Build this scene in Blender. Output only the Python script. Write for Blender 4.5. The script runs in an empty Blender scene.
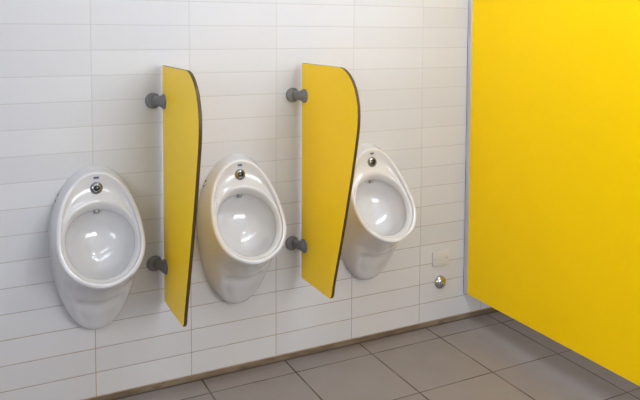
import bpy, bmesh, math, random
from mathutils import Vector, Matrix
from mathutils.bvhtree import BVHTree

random.seed(7)
scene = bpy.context.scene
COL = scene.collection
PI = math.pi

# ------------------------------------------------------------------ materials
def new_mat(name):
    m = bpy.data.materials.new(name)
    m.use_nodes = True
    nt = m.node_tree
    b = nt.nodes['Principled BSDF']
    return m, nt, b

def simple(name, col, rough=0.5, metal=0.0, spec=0.5, coat=0.0, var=0.04, scale=30.0):
    """Plain material with a faint procedural mottling."""
    m, nt, b = new_mat(name)
    tc = nt.nodes.new('ShaderNodeTexCoord')
    nz = nt.nodes.new('ShaderNodeTexNoise'); nz.inputs['Scale'].default_value = scale
    nz.inputs['Detail'].default_value = 4
    nt.links.new(tc.outputs['Object'], nz.inputs['Vector'])
    mx = nt.nodes.new('ShaderNodeMix'); mx.data_type = 'RGBA'
    mx.inputs[6].default_value = (*[c * (1 - var) for c in col], 1)
    mx.inputs[7].default_value = (*[min(1, c * (1 + var)) for c in col], 1)
    nt.links.new(nz.outputs['Fac'], mx.inputs[0])
    nt.links.new(mx.outputs[2], b.inputs['Base Color'])
    b.inputs['Roughness'].default_value = rough
    b.inputs['Metallic'].default_value = metal
    b.inputs['Specular IOR Level'].default_value = spec
    b.inputs['Coat Weight'].default_value = coat
    b.inputs['Coat Roughness'].default_value = 0.05
    return m

class NT:
    """Small helper for math node chains."""
    def __init__(s, nt): s.nt = nt
    def m(s, op, a, b=None, c=None, clamp=False):
        n = s.nt.nodes.new('ShaderNodeMath'); n.operation = op; n.use_clamp = clamp
        for i, v in enumerate((a, b, c)):
            if v is None: continue
            if isinstance(v, (int, float)): n.inputs[i].default_value = v
            else: s.nt.links.new(v, n.inputs[i])
        return n.outputs[0]
    def ramp(s, v, lo, hi, o0=0.0, o1=1.0):
        n = s.nt.nodes.new('ShaderNodeMapRange'); n.interpolation_type = 'SMOOTHSTEP'
        s.nt.links.new(v, n.inputs[0])
        for i, q in enumerate((lo, hi, o0, o1)): n.inputs[i + 1].default_value = q
        return n.outputs[0]
    def mix(s, f, a, b):
        n = s.nt.nodes.new('ShaderNodeMix'); n.data_type = 'RGBA'
        for i, v in ((0, f), (6, a), (7, b)):
            if isinstance(v, tuple): n.inputs[i].default_value = (*v, 1)
            elif isinstance(v, (int, float)): n.inputs[i].default_value = v
            else: s.nt.links.new(v, n.inputs[i])
        return n.outputs[2]
    def noise(s, vec, scale, detail=3, rough=0.5):
        n = s.nt.nodes.new('ShaderNodeTexNoise')
        n.inputs['Scale'].default_value = scale; n.inputs['Detail'].default_value = detail
        n.inputs['Roughness'].default_value = rough
        s.nt.links.new(vec, n.inputs['Vector'])
        return n.outputs['Fac']
    def line(s, v, period, off, half, soft):
        """1 on a grid line, 0 on the tile."""
        u = s.m('DIVIDE', s.m('SUBTRACT', v, off), period)
        f = s.m('FRACT', s.m('ADD', u, 0.5))
        d = s.m('MULTIPLY', s.m('ABSOLUTE', s.m('SUBTRACT', f, 0.5)), period)
        return s.ramp(d, half - soft, half + soft, 1.0, 0.0), s.ramp(d, half, half + 0.006, 0.0, 1.0), s.m('FLOOR', u)

TW, TH, TZ0 = 0.4, 0.101916, 0.03669
def wall_tile_mat():
    m, nt, b = new_mat('white_wall_tiles'); k = NT(nt)
    g = nt.nodes.new('ShaderNodeNewGeometry')
    sp = nt.nodes.new('ShaderNodeSeparateXYZ'); nt.links.new(g.outputs['Position'], sp.inputs[0])
    P = g.outputs['Position']; X, Z = sp.outputs[0], sp.outputs[2]
    lv, hv, iv = k.line(X, TW, 0.0, 0.0014, 0.0007)
    lh, hh, ih = k.line(Z, TH, TZ0, 0.0015, 0.0007)
    grout = k.m('MAXIMUM', lv, lh)
    height = k.m('MULTIPLY', hv, hh)
    # faint tone difference from tile to tile
    cell = nt.nodes.new('ShaderNodeCombineXYZ'); nt.links.new(iv, cell.inputs[0]); nt.links.new(ih, cell.inputs[1])
    wn = nt.nodes.new('ShaderNodeTexWhiteNoise'); wn.noise_dimensions = '2D'; nt.links.new(cell.outputs[0], wn.inputs['Vector'])
    tile = k.mix(wn.outputs['Value'], (0.495, 0.500, 0.530), (0.525, 0.530, 0.560))
    # thin film of dirt on the lowest courses
    n1 = k.noise(P, 6.0, 5, 0.6)
    film = k.m('MULTIPLY', k.ramp(Z, 0.1, 0.6, 1.0, 0.0), k.m('MULTIPLY', n1, 0.25))
    tile = k.mix(film, tile, (0.48, 0.42, 0.33))
    # grout: pale above, stained brown towards the floor and below the first urinal
    n2 = k.noise(P, 14.0, 4, 0.6)
    st = k.m('MULTIPLY', k.ramp(Z, 0.12, 1.15, 1.0, 0.0), k.ramp(n2, 0.30, 0.62, 0.55, 1.0))
    dx = k.m('ABSOLUTE', X)
    drip = k.m('MULTIPLY', k.ramp(dx, 0.002, 0.012, 1.0, 0.0), k.ramp(Z, 0.28, 0.36, 1.0, 0.0))
    gc = k.mix(st, (0.425, 0.42, 0.43), (0.26, 0.20, 0.125))
    gc = k.mix(drip, gc, (0.36, 0.22, 0.09))
    # brown scum along the bottom tile edge
    n3 = k.noise(P, 22.0, 5, 0.65)
    edge = k.m('MULTIPLY', k.ramp(Z, TZ0 - 0.001, TZ0 + 0.005, 1.0, 0.0), k.ramp(n3, 0.35, 0.6, 0.4, 1.0))
    col = k.mix(grout, tile, gc)
    col = k.mix(edge, col, (0.34, 0.23, 0.12))
    nt.links.new(col, b.inputs['Base Color'])
    rg = k.m('ADD', k.m('MULTIPLY', grout, 0.4), 0.42)
    nt.links.new(rg, b.inputs['Roughness'])
    b.inputs['Specular IOR Level'].default_value = 0.25
    wav = k.noise(P, 9.0, 2)
    hsum = k.m('ADD', height, k.m('MULTIPLY', wav, 0.12))
    bp = nt.nodes.new('ShaderNodeBump'); bp.inputs['Strength'].default_value = 0.18; bp.inputs['Distance'].default_value = 0.0012
    nt.links.new(hsum, bp.inputs['Height']); nt.links.new(bp.outputs[0], b.inputs['Normal'])
    return m

def floor_mat():
    m, nt, b = new_mat('grey_floor_tiles'); k = NT(nt)
    g = nt.nodes.new('ShaderNodeNewGeometry')
    sp = nt.nodes.new('ShaderNodeSeparateXYZ'); nt.links.new(g.outputs['Position'], sp.inputs[0])
    P = g.outputs['Position']; X, Y = sp.outputs[0], sp.outputs[1]
    lx, hx, ix = k.line(X, 0.4, 0.0493, 0.0034, 0.0008)
    ly, hy, iy = k.line(Y, 0.4, -0.116, 0.0028, 0.0008)
    grout = k.m('MAXIMUM', lx, ly); height = k.m('MULTIPLY', hx, hy)
    cell = nt.nodes.new('ShaderNodeCombineXYZ'); nt.links.new(ix, cell.inputs[0]); nt.links.new(iy, cell.inputs[1])
    wn = nt.nodes.new('ShaderNodeTexWhiteNoise'); wn.noise_dimensions = '2D'; nt.links.new(cell.outputs[0], wn.inputs['Vector'])
    tile = k.mix(wn.outputs['Value'], (0.212, 0.187, 0.184), (0.232, 0.205, 0.201))
    tile = k.mix(k.m('MULTIPLY', k.noise(P, 3.0, 5, 0.6), 0.35), tile, (0.24, 0.207, 0.187))
    tile = k.mix(k.m('MULTIPLY', k.noise(P, 160.0, 2), 0.2), tile, (0.20, 0.17, 0.155))
    gn = k.ramp(k.noise(P, 5.5, 3), 0.40, 0.60)
    gc = k.mix(gn, (0.045, 0.033, 0.027), (0.13, 0.105, 0.09))
    nt.links.new(k.mix(grout, tile, gc), b.inputs['Base Color'])
    rr = k.ramp(k.noise(P, 8.0, 4), 0.3, 0.7, 0.38, 0.5)
    nt.links.new(k.m('ADD', rr, k.m('MULTIPLY', grout, 0.4)), b.inputs['Roughness'])
    b.inputs['Specular IOR Level'].default_value = 0.4
    bp = nt.nodes.new('ShaderNodeBump'); bp.inputs['Strength'].default_value = 0.4; bp.inputs['Distance'].default_value = 0.001
    nt.links.new(height, bp.inputs['Height']); nt.links.new(bp.outputs[0], b.inputs['Normal'])
    return m

def cove_mat():
    m, nt, b = new_mat('stained_cement_strip'); k = NT(nt)
    g = nt.nodes.new('ShaderNodeNewGeometry'); P = g.outputs['Position']
    sp = nt.nodes.new('ShaderNodeSeparateXYZ'); nt.links.new(P, sp.inputs[0])
    mp = nt.nodes.new('ShaderNodeVectorMath'); mp.operation = 'MULTIPLY'; nt.links.new(P, mp.inputs[0]); mp.inputs[1].default_value = (1, 1, 3)
    n1 = k.ramp(k.noise(mp.outputs[0], 5.0, 4, 0.55), 0.35, 0.65)
    n2 = k.ramp(k.noise(mp.outputs[0], 13.0, 3, 0.5), 0.52, 0.70)
    c = k.mix(n1, (0.125, 0.088, 0.052), (0.195, 0.150, 0.100))
    c = k.mix(n2, c, (0.11, 0.075, 0.05))
    c = k.mix(k.ramp(sp.outputs[2], 0.002, 0.012, 1.0, 0.0), c, (0.05, 0.036, 0.028))
    nt.links.new(c, b.inputs['Base Color']); b.inputs['Roughness'].default_value = 0.75
    bp = nt.nodes.new('ShaderNodeBump'); bp.inputs['Strength'].default_value = 0.3; bp.inputs['Distance'].default_value = 0.001
    nt.links.new(n1, bp.inputs['Height']); nt.links.new(bp.outputs[0], b.inputs['Normal'])
    return m

M_WALL = wall_tile_mat()
M_FLOOR = floor_mat()
M_COVE = cove_mat()
M_PAINT = simple('white_paint', (0.62, 0.62, 0.62), 0.7, var=0.02, scale=4)
M_CEIL = simple('ceiling_paint', (0.82, 0.82, 0.82), 0.8, var=0.02, scale=4)
M_CER = simple('white_vitreous_china', (0.54, 0.543, 0.57), 0.08, spec=0.5, coat=0.3, var=0.008, scale=3)
M_YEL = simple('yellow_laminate', (0.975, 0.655, 0.002), 0.30, spec=0.22, var=0.008, scale=5)
M_YEL2 = simple('yellow_cubicle_laminate', (0.97, 0.63, 0.0012), 0.45, spec=0.12, var=0.008, scale=5)
M_CORE = simple('dark_laminate_core', (0.050, 0.028, 0.017), 0.5, var=0.15, scale=60)
M_GREY = simple('grey_nylon', (0.16, 0.16, 0.17), 0.38, var=0.05)
M_ALU = simple('satin_aluminium', (0.62, 0.63, 0.68), 0.38, metal=0.75, var=0.03)
M_CHR = simple('chrome', (0.50, 0.50, 0.50), 0.10, metal=1.0, var=0.02)
M_BEZ = simple('dark_chrome', (0.30, 0.30, 0.30), 0.2, metal=1.0, var=0.02)
M_LENS = simple('black_lens', (0.012, 0.011, 0.012), 0.15, var=0.1)
M_HOLE = simple('dark_plug', (0.03, 0.03, 0.032), 0.5, var=0.1)
M_BLUE = simple('blue_print', (0.05, 0.09, 0.22), 0.3, var=0.05)
M_PRINT = simple('grey_print', (0.36, 0.40, 0.48), 0.3, var=0.05)
M_NOZ = simple('grey_nozzle_metal', (0.26, 0.26, 0.26), 0.35, metal=0.5)
M_PLATE = simple('white_plastic', (0.51, 0.50, 0.50), 0.35, var=0.01)
M_SCREW = simple('steel_screw', (0.42, 0.42, 0.42), 0.35, metal=0.9)

# ------------------------------------------------------------------ mesh helpers
def obj(name, bm, mats, parent=None, smooth=True, angle=None):
    me = bpy.data.meshes.new(name)
    bmesh.ops.recalc_face_normals(bm, faces=bm.faces)
    bm.to_mesh(me); bm.free()
    for m in (mats if isinstance(mats, (list, tuple)) else [mats]): me.materials.append(m)
    if smooth:
        for p in me.polygons: p.use_smooth = True
        if angle is not None: me.set_sharp_from_angle(angle=math.radians(angle))
    o = bpy.data.objects.new(name, me); COL.objects.link(o)
    if parent is not None: o.parent = parent
    return o

def thing(name, label, cat, loc, group=None):
    o = bpy.data.objects.new(name, None); COL.objects.link(o)
    o.location = loc; o.empty_display_size = 0.1
    o['label'] = label; o['category'] = cat
    if group: o['group'] = group
    return o

def struct(name, bm, mats, **kw):
    o = obj(name, bm, mats, smooth=False, **kw); o['kind'] = 'structure'
    return o

def add_box(bm, lo, hi, bevel=0.0, seg=2, mi=0):
    r = bmesh.ops.create_cube(bm, size=1.0)
    c = [(a + b) / 2 for a, b in zip(lo, hi)]; s = [b - a for a, b in zip(lo, hi)]
    for v in r['verts']:
        v.co = Vector((c[i] + v.co[i] * s[i] for i in range(3)))
    fs = {f for v in r['verts'] for f in v.link_faces}
    for f in fs: f.material_index = mi
    if bevel > 0:
        es = list({e for v in r['verts'] for e in v.link_edges})
        bmesh.ops.bevel(bm, geom=es, offset=bevel, segments=seg, profile=0.5, affect='EDGES')

def frame(axis):
    z = Vector(axis).normalized()
    x = z.orthogonal().normalized()
    return Matrix((x, z.cross(x), z)).transposed()

def add_lathe(bm, prof, origin, axis, n=40):
    """prof: (radius, height along axis). Radius 0 closes with a pole."""
    R = frame(axis); o = Vector(origin); rings = []
    for r, h in prof:
        if r <= 1e-9:
            rings.append([bm.verts.new(o + R @ Vector((0, 0, h)))])
        else:
            rings.append([bm.verts.new(o + R @ Vector((r * math.cos(2 * PI * i / n), r * math.sin(2 * PI * i / n), h))) for i in range(n)])
    for a, b in zip(rings, rings[1:]):
        for i in range(n):
            j = (i + 1) % n
            if len(a) == 1 and len(b) == 1: continue
            if len(a) == 1: bm.faces.new((a[0], b[i], b[j]))
            elif len(b) == 1: bm.faces.new((a[i], a[j], b[0]))
            else: bm.faces.new((a[i], a[j], b[j], b[i]))

def add_loft(bm, rings):
    vs = [[bm.verts.new(p) for p in r] for r in rings]
    n = len(vs[0])
    for a, b in zip(vs, vs[1:]):
        for i in range(n):
            j = (i + 1) % n
            bm.faces.new((a[i], a[j], b[j], b[i]))
    bm.faces.new(vs[0]); bm.faces.new(list(reversed(vs[-1])))

# ------------------------------------------------------------------ room
bm = bmesh.new(); add_box(bm, (-2.4, 0.0, TZ0 - 0.003), (3.8, 0.12, 2.75)); struct('wall_back', bm, M_WALL)
bm = bmesh.new(); add_box(bm, (-2.4, 0.007, -0.001), (3.8, 0.12, TZ0 - 0.003)); struct('trim_1', bm, M_COVE)
bm = bmesh.new(); add_box(bm, (-2.4, -4.2, -0.1), (3.8, 0.12, 0.0)); struct('floor', bm, M_FLOOR)
bm = bmesh.new(); add_box(bm, (-2.4, -4.2, 2.75), (3.8, 0.12, 2.85)); struct('ceiling', bm, M_CEIL)
LY0, LY1, LZ0, LZ1 = -3.9, -1.7, 1.3, 2.5
bm = bmesh.new()
add_box(bm, (-2.5, -4.2, 0.0), (-2.4, 0.12, LZ0)); add_box(bm, (-2.5, -4.2, LZ1), (-2.4, 0.12, 2.75))
add_box(bm, (-2.5, -4.2, LZ0), (-2.4, LY0, LZ1)); add_box(bm, (-2.5, LY1, LZ0), (-2.4, 0.12, LZ1))
struct('wall_left', bm, M_PAINT)
bm = bmesh.new()
for z in (LZ0, LZ1 - .05): add_box(bm, (-2.48, LY0, z), (-2.42, LY1, z + .05))
for i in range(3):
    y = LY0 + (LY1 - LY0 - .05) * i / 2
    add_box(bm, (-2.48, y, LZ0 + .05), (-2.42, y + .05, LZ1 - .05))
struct('fill_window_2', bm, M_ALU)  # unseen window, added to brighten the left faces of screens and cubicle
bm = bmesh.new(); add_box(bm, (3.8, -4.2, 0.0), (3.9, 0.12, 2.75)); struct('wall_right', bm, M_PAINT)
# opposite wall with an added strip window high up for soft fill (behind the viewer)
WX0, WX1, WZ0, WZ1 = .5, 2.7, 1.35, 2.55
bm = bmesh.new()
add_box(bm, (-2.4, -4.3, 0.0), (3.8, -4.2, WZ0)); add_box(bm, (-2.4, -4.3, WZ1), (3.8, -4.2, 2.75))
add_box(bm, (-2.4, -4.3, WZ0), (WX0, -4.2, WZ1)); add_box(bm, (WX1, -4.3, WZ0), (3.8, -4.2, WZ1))
struct('wall_front', bm, M_PAINT)
bm = bmesh.new()
for a, b in (((WX0, WZ0), (WX1, WZ0 + .05)), ((WX0, WZ1 - .05), (WX1, WZ1))):
    add_box(bm, (a[0], -4.28, a[1]), (b[0], -4.22, b[1]))
for i in range(5):
    x = WX0 + (WX1 - WX0 - .05) * i / 4
    add_box(bm, (x, -4.28, WZ0 + .05), (x + .05, -4.22, WZ1 - .05))
struct('fill_window_1', bm, M_ALU)

# ------------------------------------------------------------------ urinal
def sm(x, a, b):
    t = max(0.0, min(1.0, (x - a) / (b - a))); return t * t * (3 - 2 * t)

PROF = [(0.30, -.62), (0.588, -.280), (0.63, -.256), (0.68, -.221), (0.74, -.175), (0.80, -.130), (0.86, -.091), (0.92, -.064), (0.985, -.052), (1.2, -.04)]
def hermite(tab, z):
    for i in range(1, len(tab) - 2):
        if z <= tab[i + 1][0] or i == len(tab) - 3: break
    z0, y0 = tab[i]; z1, y1 = tab[i + 1]
    m0 = (tab[i + 1][1] - tab[i - 1][1]) / (tab[i + 1][0] - tab[i - 1][0])
    m1 = (tab[i + 2][1] - tab[i][1]) / (tab[i + 2][0] - tab[i][0])
    h = z1 - z0; t = (z - z0) / h
    return ((2*t**3 - 3*t*t + 1) * y0 + (t**3 - 2*t*t + t) * h * m0 + (-2*t**3 + 3*t*t) * y1 + (t**3 - t*t) * h * m1)
def yprof(z):
    if z < 0.588: return -.28 + (z - .588) * .82
    return hermite(PROF, z)
def nrm(z):
    d = (yprof(z + .004) - yprof(z - .004)) / .008
    return Vector((0, -1, d)).normalized()
def egg(zt, zb, zw, hw, th):
    c, s = math.cos(th), math.sin(th)
    return hw * s, zw + ((zt - zw) if c > 0 else (zw - zb)) * c

SH_B = [(0, 0), (.014, .07), (.10, .23), (.33, .395), (.50, .465), (.67, .545), (.83, .72), (.94, .90), (1, 1)]
SH_S = [(0, 0), (.05, .07), (.18, .20), (.34, .35), (.50, .50), (.62, .62), (.76, .765), (.90, .91), (1, 1)]
NA = 192
def section(th):
    """Control points of one radial section, from the wall inwards to the bowl."""
    c = math.cos(th); pts = []
    x0, z0 = egg(1.0, .325, .72, .176, th); E0 = Vector((x0, -.0008, z0))
    def rim(d, h):
        x, z = egg(.985 - d, .588 + d * .78, .735, .163 - d, th)
        return Vector((x, yprof(z), z)) + nrm(z) * h
    E1 = rim(0, 0)
    w = sm(-c, .50, .92)
    for (ra, rb), (sa, sb) in zip(SH_B, SH_S):
        a = sa + (ra - sa) * w; b = sb + (rb - sb) * w
        bul = 1 + .03 * math.sin(PI * b) * math.sin(th) ** 2
        pts.append(Vector(((x0 + (E1.x - x0) * a) * bul, E0.y + (E1.y - E0.y) * b, z0 + (E1.z - z0) * a)))
    pts.append(rim(.0035, .006)); pts.append(rim(.010, .009)); D = rim(.017, .007); pts.append(D)
    def inner(zt, zb, zw, hw, delta):
        x, z = egg(zt, zb, zw, hw, th)
        return Vector((x, yprof(max(z, .588)) + delta, z))
    ER = inner(.870, .6055, .735, .1435, .004)
    E3 = inner(.833, .609, .735, .1285, .031 + .014 * sm(c, .1, 1.0))
    wt = sm(c, .05, .55)
    for f in (.25, .5, .75):
        P = D.lerp(ER, f); pts.append(P - nrm(P.z) * (.011 * wt * math.sin(PI * f)))
    pts.append(ER)
    mid = ER.lerp(E3, .55); mid += Vector((0, -.006, .002)); pts.append(mid)
    pts.append(E3)
    C = Vector((0, -.155, .717)); n = Vector((0, .79, -.61))
    for s, d in ((1.012, .012), (1.0, .028), (.955, .046), (.87, .066), (.74, .086), (.57, .100), (.38, .108), (.18, .112)):
        pts.append(C + (E3 - C) * s + n * d)
    pole = C + n * .113
    return pts, pole

def make_body():
    secs = [section(2 * PI * i / NA) for i in range(NA)]
    pole = secs[0][1]
    def cr(p, k, t):
        n = len(p); P0, P1, P2, P3 = p[max(k - 1, 0)], p[k], p[k + 1], p[min(k + 2, n - 1)]
        return .5 * ((2 * P1) + (P2 - P0) * t + (2 * P0 - 5 * P1 + 4 * P2 - P3) * t * t + (3 * P1 - P0 - 3 * P2 + P3) * t ** 3)
    bm = bmesh.new(); rings = None
    for p, _ in secs:
        row = []
        for k in range(len(p) - 1):
            for t in (0, 1 / 3, 2 / 3): row.append(bm.verts.new(cr(p, k, t)))
        row.append(bm.verts.new(p[-1]))
        if rings is None: rings = []
        rings.append(row)
    pv = bm.verts.new(pole)
    for i in range(NA):
        a, b = rings[i], rings[(i + 1) % NA]
        for k in range(len(a) - 1): bm.faces.new((a[k], a[k + 1], b[k + 1], b[k]))
        bm.faces.new((a[-1], pv, b[-1]))
    bm.faces.new([r[0] for r in rings])
    # shallow recessed facet on the underside of the lip
    for row in rings:
        for v in row[4:27]:
            x, y, z = v.co
            if y > -.2 and .33 < z < .51:
                q = (.487 - z) / .150
                hw = .098 * math.sqrt(max(0, 1 - max(0, q) ** 2.2))
                k = (1 - sm(abs(x), hw - .026, hw + .010)) * (1 - sm(z - 2.0 * x * x, .476, .491)) * sm(z, .335, .40)
                v.co.y += .021 * k
    bmesh.ops.recalc_face_normals(bm, faces=bm.faces)
    return bm

UZ = 0.325
def make_urinal(loc, label):
    root = thing('urinal', label, 'urinal', (0, 0, 0), 'white urinals on the tiled wall')
    bm = make_body(); tree = BVHTree.FromBMesh(bm)
    body = obj('basin', bm, M_CER, root, angle=60)
    def hit(o, d):
        l, n, _, _ = tree.ray_cast(Vector(o), Vector(d)); return l, n
    # flush sensor
    l, n = hit((0, -1, .918), (0, 1, 0))
    b = bmesh.new(); add_lathe(b, [(.0240, -.004), (.0240, .004), (.0230, .0065), (.0155, .0125), (.0140, .0128), (.0130, .012), (.0122, .006), (0, .006)], l, n, 48)
    sensor = obj('flush_sensor', b, M_BEZ, root, angle=35)
    b = bmesh.new(); add_lathe(b, [(.0114, .0062), (.0114, .0085), (.008, .0100), (0, .0106)], l, n, 32)
    obj('sensor_lens', b, M_LENS, sensor, angle=50)
    # small printed badge above the sensor
    l, n = hit((0, -1, .9575), (0, 1, 0))
    R = Matrix((Vector((1, 0, 0)), n * -1, Vector((1, 0, 0)).cross(n * -1))).transposed()
    b = bmesh.new()
    add_box(b, (-.0105, -.0006, -.0015), (.0105, .002, .0065))
    for q in (-.0085, -.0035, .0015, .0060): add_box(b, (q, -.0006, -.0065), (q + .003, .002, -.003), mi=1)
    add_box(b, (-.0105, -.0005, -.0029), (.0105, .002, -.0016), mi=1)
    for v in b.verts: v.co = l + R @ v.co
    obj('badge', b, [M_BLUE, M_PRINT], root, smooth=False)
    # spreader under the arch of the bowl
    l, n = hit((0, -.12, .72), (0, .062, .098))
    if n.dot(Vector((0, .062, .098))) > 0: n = -n
    b = bmesh.new(); add_lathe(b, [(0, -.008), (.009, -.008), (.009, .0), (.0115, .001), (.0115, .009), (.009, .012), (0, .0125)], l, n, 28)
    obj('spray_nozzle', b, M_NOZ, root, angle=40)
    # fixing plugs in the left flank
    for z, y in ((.893, -.010), (.872, -.013)):
        l, n = hit((-1, y, z), (1, 0, 0))
        b = bmesh.new(); add_lathe(b, [(.0055, -.003), (.0055, .0008), (.004, .0012), (0, .0012)], l, n, 20)
        obj('fixing_plug', b, M_HOLE, root, angle=40)
    for ch in root.children: ch.location = (0, 0, -UZ)
    root.location = loc
    return root

def dup(root, loc, label):
    r = root.copy(); COL.objects.link(r); r.location = loc; r['label'] = label
    for ch in list(root.children):
        c2 = ch.copy(); COL.objects.link(c2); c2.parent = r
        for g in ch.children:
            d = g.copy(); COL.objects.link(d); d.parent = c2
    return r

u = make_urinal((0.004, 0, UZ), 'leftmost white urinal, standing clear of the screens with blue badge above its sensor')
dup(u, (0.604, 0, UZ), 'middle white urinal mounted between the two yellow privacy screens')
dup(u, (1.272, 0, UZ), 'rightmost white urinal, partly hidden behind the second yellow screen')

# ------------------------------------------------------------------ privacy screens
OUT = [(-.400, 1.397), (-.425, 1.394), (-.450, 1.386), (-.478, 1.371), (-.504, 1.350), (-.526, 1.321), (-.543, 1.288), (-.553, 1.252), (-.557, 1.215), (-.554, 1.175), (-.546, 1.130), (-.534, 1.08),
       (-.508, .976), (-.482, .885), (-.457, .798), (-.430, .710), (-.402, .622), (-.375, .540), (-.350, .462), (-.344, .430), (-.340, .417), (-.332, .407), (-.318, .4025)]
BACK = -.036; TH_P = .013
def make_screen(x, label):
    root = thing('privacy_screen', label, 'screen', (x, 0, .405), 'yellow screens between the urinals')
    bm = bmesh.new()
    loop = [(BACK, 1.399)] + OUT + [(BACK, .402)]
    a = [bm.verts.new((0, y, z - .405)) for y, z in loop]
    b = [bm.verts.new((TH_P, y, z - .405)) for y, z in loop]
    f1 = bm.faces.new(a); f2 = bm.faces.new(list(reversed(b)))
    n = len(a); side = []
    for i in range(n):
        f = bm.faces.new((a[i], b[i], b[(i + 1) % n], a[(i + 1) % n])); side.append(f)
        f.material_index = 1
    es = [e for f in (f1, f2) for e in f.edges]
    bmesh.ops.bevel(bm, geom=es, offset=.0012, segments=1, affect='EDGES', material=1)
    obj('panel', bm, [M_YEL, M_CORE], root, angle=20)
    for zc in (1.252, .561):
        z = zc - .405
        cx = -.0320
        bm = bmesh.new()
        # round foot on the wall
        add_lathe(bm, [(0, .0006), (.031, .0006), (.033, .003), (.033, .009), (.031, .0125), (.026, .0145), (0, .0155)], (cx, 0, z), (0, -1, 0), 44)
        # curved neck turning from the wall to the panel
        rings = []
        N = 14; m = 28
        for i in range(N + 1):
            t = i / N; ang = t * PI / 2
            R = .030
            c = Vector((cx + .009 + .0165 * (1 - math.cos(ang)), -.008 - .052 * math.sin(ang), z))
            tan = Vector((math.sin(ang), -math.cos(ang), 0)); side_ = Vector((math.cos(ang), math.sin(ang), 0)); up = Vector((0, 0, 1))
            rv = .0215 - .002 * math.sin(PI * t) + .0085 * t ** 3; rs = .017 - .003 * math.sin(PI * t) + .010 * t ** 3
            rings.append([c + side_ * (rs * math.cos(2 * PI * j / m)) + up * (rv * math.sin(2 * PI * j / m)) for j in range(m)])
        add_loft(bm, rings)
        # round flange on the panel face
        add_lathe(bm, [(0, .0003), (.031, .0003), (.032, .002), (.031, .005), (.027, .008), (0, .009)], (0, -.069, z), (-1, 0, 0), 44)
        obj('bracket', bm, M_GREY, root, angle=45)
    return root

make_screen(.275, 'first yellow privacy screen with a dark edge, between the left and middle urinals')
make_screen(.911, 'second yellow privacy screen with a dark edge, between the middle and right urinals')

# ------------------------------------------------------------------ cubicle partition
PX = 1.884
root = thing('cubicle_partition', 'large plain yellow cubicle partition raised above the floor at the right', 'partition', (PX, 0, .154))
bm = bmesh.new(); add_box(bm, (.0015, -1.6, 0.0), (.0145, -.006, 1.95), .0008, 1)
obj('panel', bm, M_YEL2, root, smooth=False)
bm = bmesh.new()
add_box(bm, (-.0025, -.031, 0.0), (.0005, -.0006, 1.95), .0006, 1)
add_box(bm, (.0155, -.031, 0.0), (.0185, -.0006, 1.95), .0006, 1)
add_box(bm, (-.0025, -.0046, 0.0), (.0185, -.0006, 1.95))
obj('wall_channel', bm, M_ALU, root, smooth=False)
# far end carried by a post with a foot (outside the picture)
bm = bmesh.new(); add_box(bm, (-.01, -1.64, -.154), (.026, -1.595, 1.95), .003, 2)
obj('post', bm, M_ALU, root, smooth=False)

# ------------------------------------------------------------------ blank plate and chrome button
root = thing('blank_plate', 'small white rectangular plate with two screws on the wall tiles', 'plate', (1.727, 0, .365))
bm = bmesh.new(); add_box(bm, (-.052, -.009, -.038), (.052, -.0006, .038), .003, 3)
pl = obj('plate', bm, M_PLATE, root, angle=40)
for sx in (-.039, .039):
    bm = bmesh.new(); add_lathe(bm, [(.0042, -.002), (.0042, .0006), (.003, .0014), (0, .0014)], (sx, -.009, 0), (0, -1, 0), 20)
    add_box(bm, (sx - .003, -.0107, -.0005), (sx + .003, -.0100, .0005))
    obj('screw', bm, M_SCREW, root, angle=40)

root = thing('water_tap', 'round chrome tap rosette low on the wall below the white plate', 'tap', (1.727, 0, .236))
bm = bmesh.new(); add_lathe(bm, [(.0345, .0006), (.035, .004), (.033, .010), (.027, .017), (.018, .022), (.0125, .0235), (.0125, .0235)], (0, 0, 0), (0, -1, 0), 48)
obj('rosette', bm, M_CHR, root, angle=40)
bm = bmesh.new(); add_lathe(bm, [(.0125, .020), (.0125, .030), (.0115, .0325), (.0055, .033), (.0055, .040), (.0045, .0415), (0, .042)], (0, 0, 0), (0, -1, 0), 32)
obj('spindle', bm, M_CHR, root, angle=40)

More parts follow.
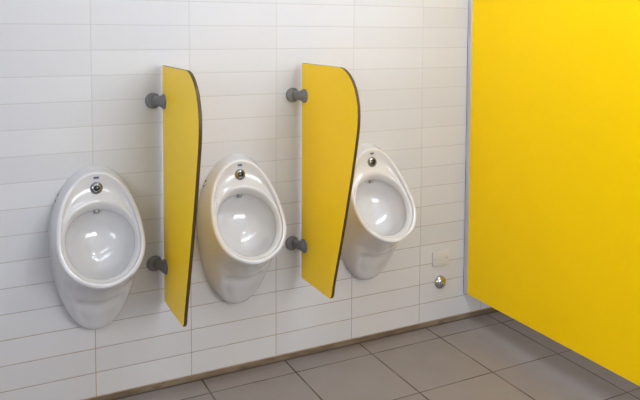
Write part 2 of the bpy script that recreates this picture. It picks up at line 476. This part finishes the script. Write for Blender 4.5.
# ------------------------------------------------------------------ ceiling lamps (above the picture)
def emit(name, col, s):
    m, nt, b = new_mat(name)
    b.inputs['Base Color'].default_value = (.8, .8, .8, 1)
    b.inputs['Emission Color'].default_value = (*col, 1); b.inputs['Emission Strength'].default_value = s
    return m
def make_lamp(x, y, label, power):
    M_TUBE = emit('lit_tube', (.82, .91, 1.0), power)
    root = thing('ceiling_light', label, 'light', (x, y, 2.749), 'ceiling battens')
    bm = bmesh.new(); add_box(bm, (-.65, -.05, -.045), (.65, .05, 0), .004, 2)
    obj('housing', bm, M_PAINT, root, smooth=False)
    bm = bmesh.new(); add_box(bm, (-.62, -.045, -.095), (.62, .045, -.046), .02, 4)
    obj('diffuser', bm, M_TUBE, root, angle=40)
make_lamp(-.1, -1.1, 'white batten lamp on the ceiling above the left urinal', 7.0)
make_lamp(1.2, -1.1, 'white batten lamp on the ceiling above the right urinal', 30.0)

def area(name, loc, rot, sx, sy, power, col):
    l = bpy.data.lights.new(name, 'AREA'); l.shape = 'RECTANGLE'; l.size = sx; l.size_y = sy
    l.energy = power; l.color = col
    o = bpy.data.objects.new(name, l); COL.objects.link(o); o.location = loc; o.rotation_euler = rot
    return o
# soft fill sent in through the added strip window
area('window_fill', ((WX0 + WX1) / 2, -4.31, (WZ0 + WZ1) / 2), (math.radians(90), 0, 0), WX1 - WX0, WZ1 - WZ0, 74, (1.0, .98, .95))

area('window_fill', (-2.51, (LY0 + LY1) / 2, (LZ0 + LZ1) / 2), (0, math.radians(-90), 0), LZ1 - LZ0, LY1 - LY0, 36, (.95, .97, 1.0))  # added side fill behind the left window opening

w = bpy.data.worlds.new('world'); scene.world = w; w.use_nodes = True
w.node_tree.nodes['Background'].inputs[0].default_value = (.75, .85, 1, 1)
w.node_tree.nodes['Background'].inputs[1].default_value = 1.0

# ------------------------------------------------------------------ camera
cd = bpy.data.cameras.new('camera'); cam = bpy.data.objects.new('camera', cd); COL.objects.link(cam)
cam.location = (-.416652, -2.899089, 1.543306)
cam.rotation_mode = 'XYZ'; cam.rotation_euler = (1.50954604, -.00539374, -.47593470)
cd.sensor_fit = 'HORIZONTAL'; cd.sensor_width = 36.0; cd.lens = 693.1753 / 640 * 36
cd.shift_x = -10.9018 / 640; cd.shift_y = -126.0625 / 640
cd.clip_start = .01
scene.camera = cam

scene.view_settings.view_transform = 'Standard'; scene.view_settings.look = 'None'
scene.view_settings.gamma = 1.0; scene.view_settings.exposure = 0.47; scene.view_settings.use_curve_mapping = False
scene.cycles.use_denoising = True
scene.cycles.max_bounces = 10; scene.cycles.diffuse_bounces = 6
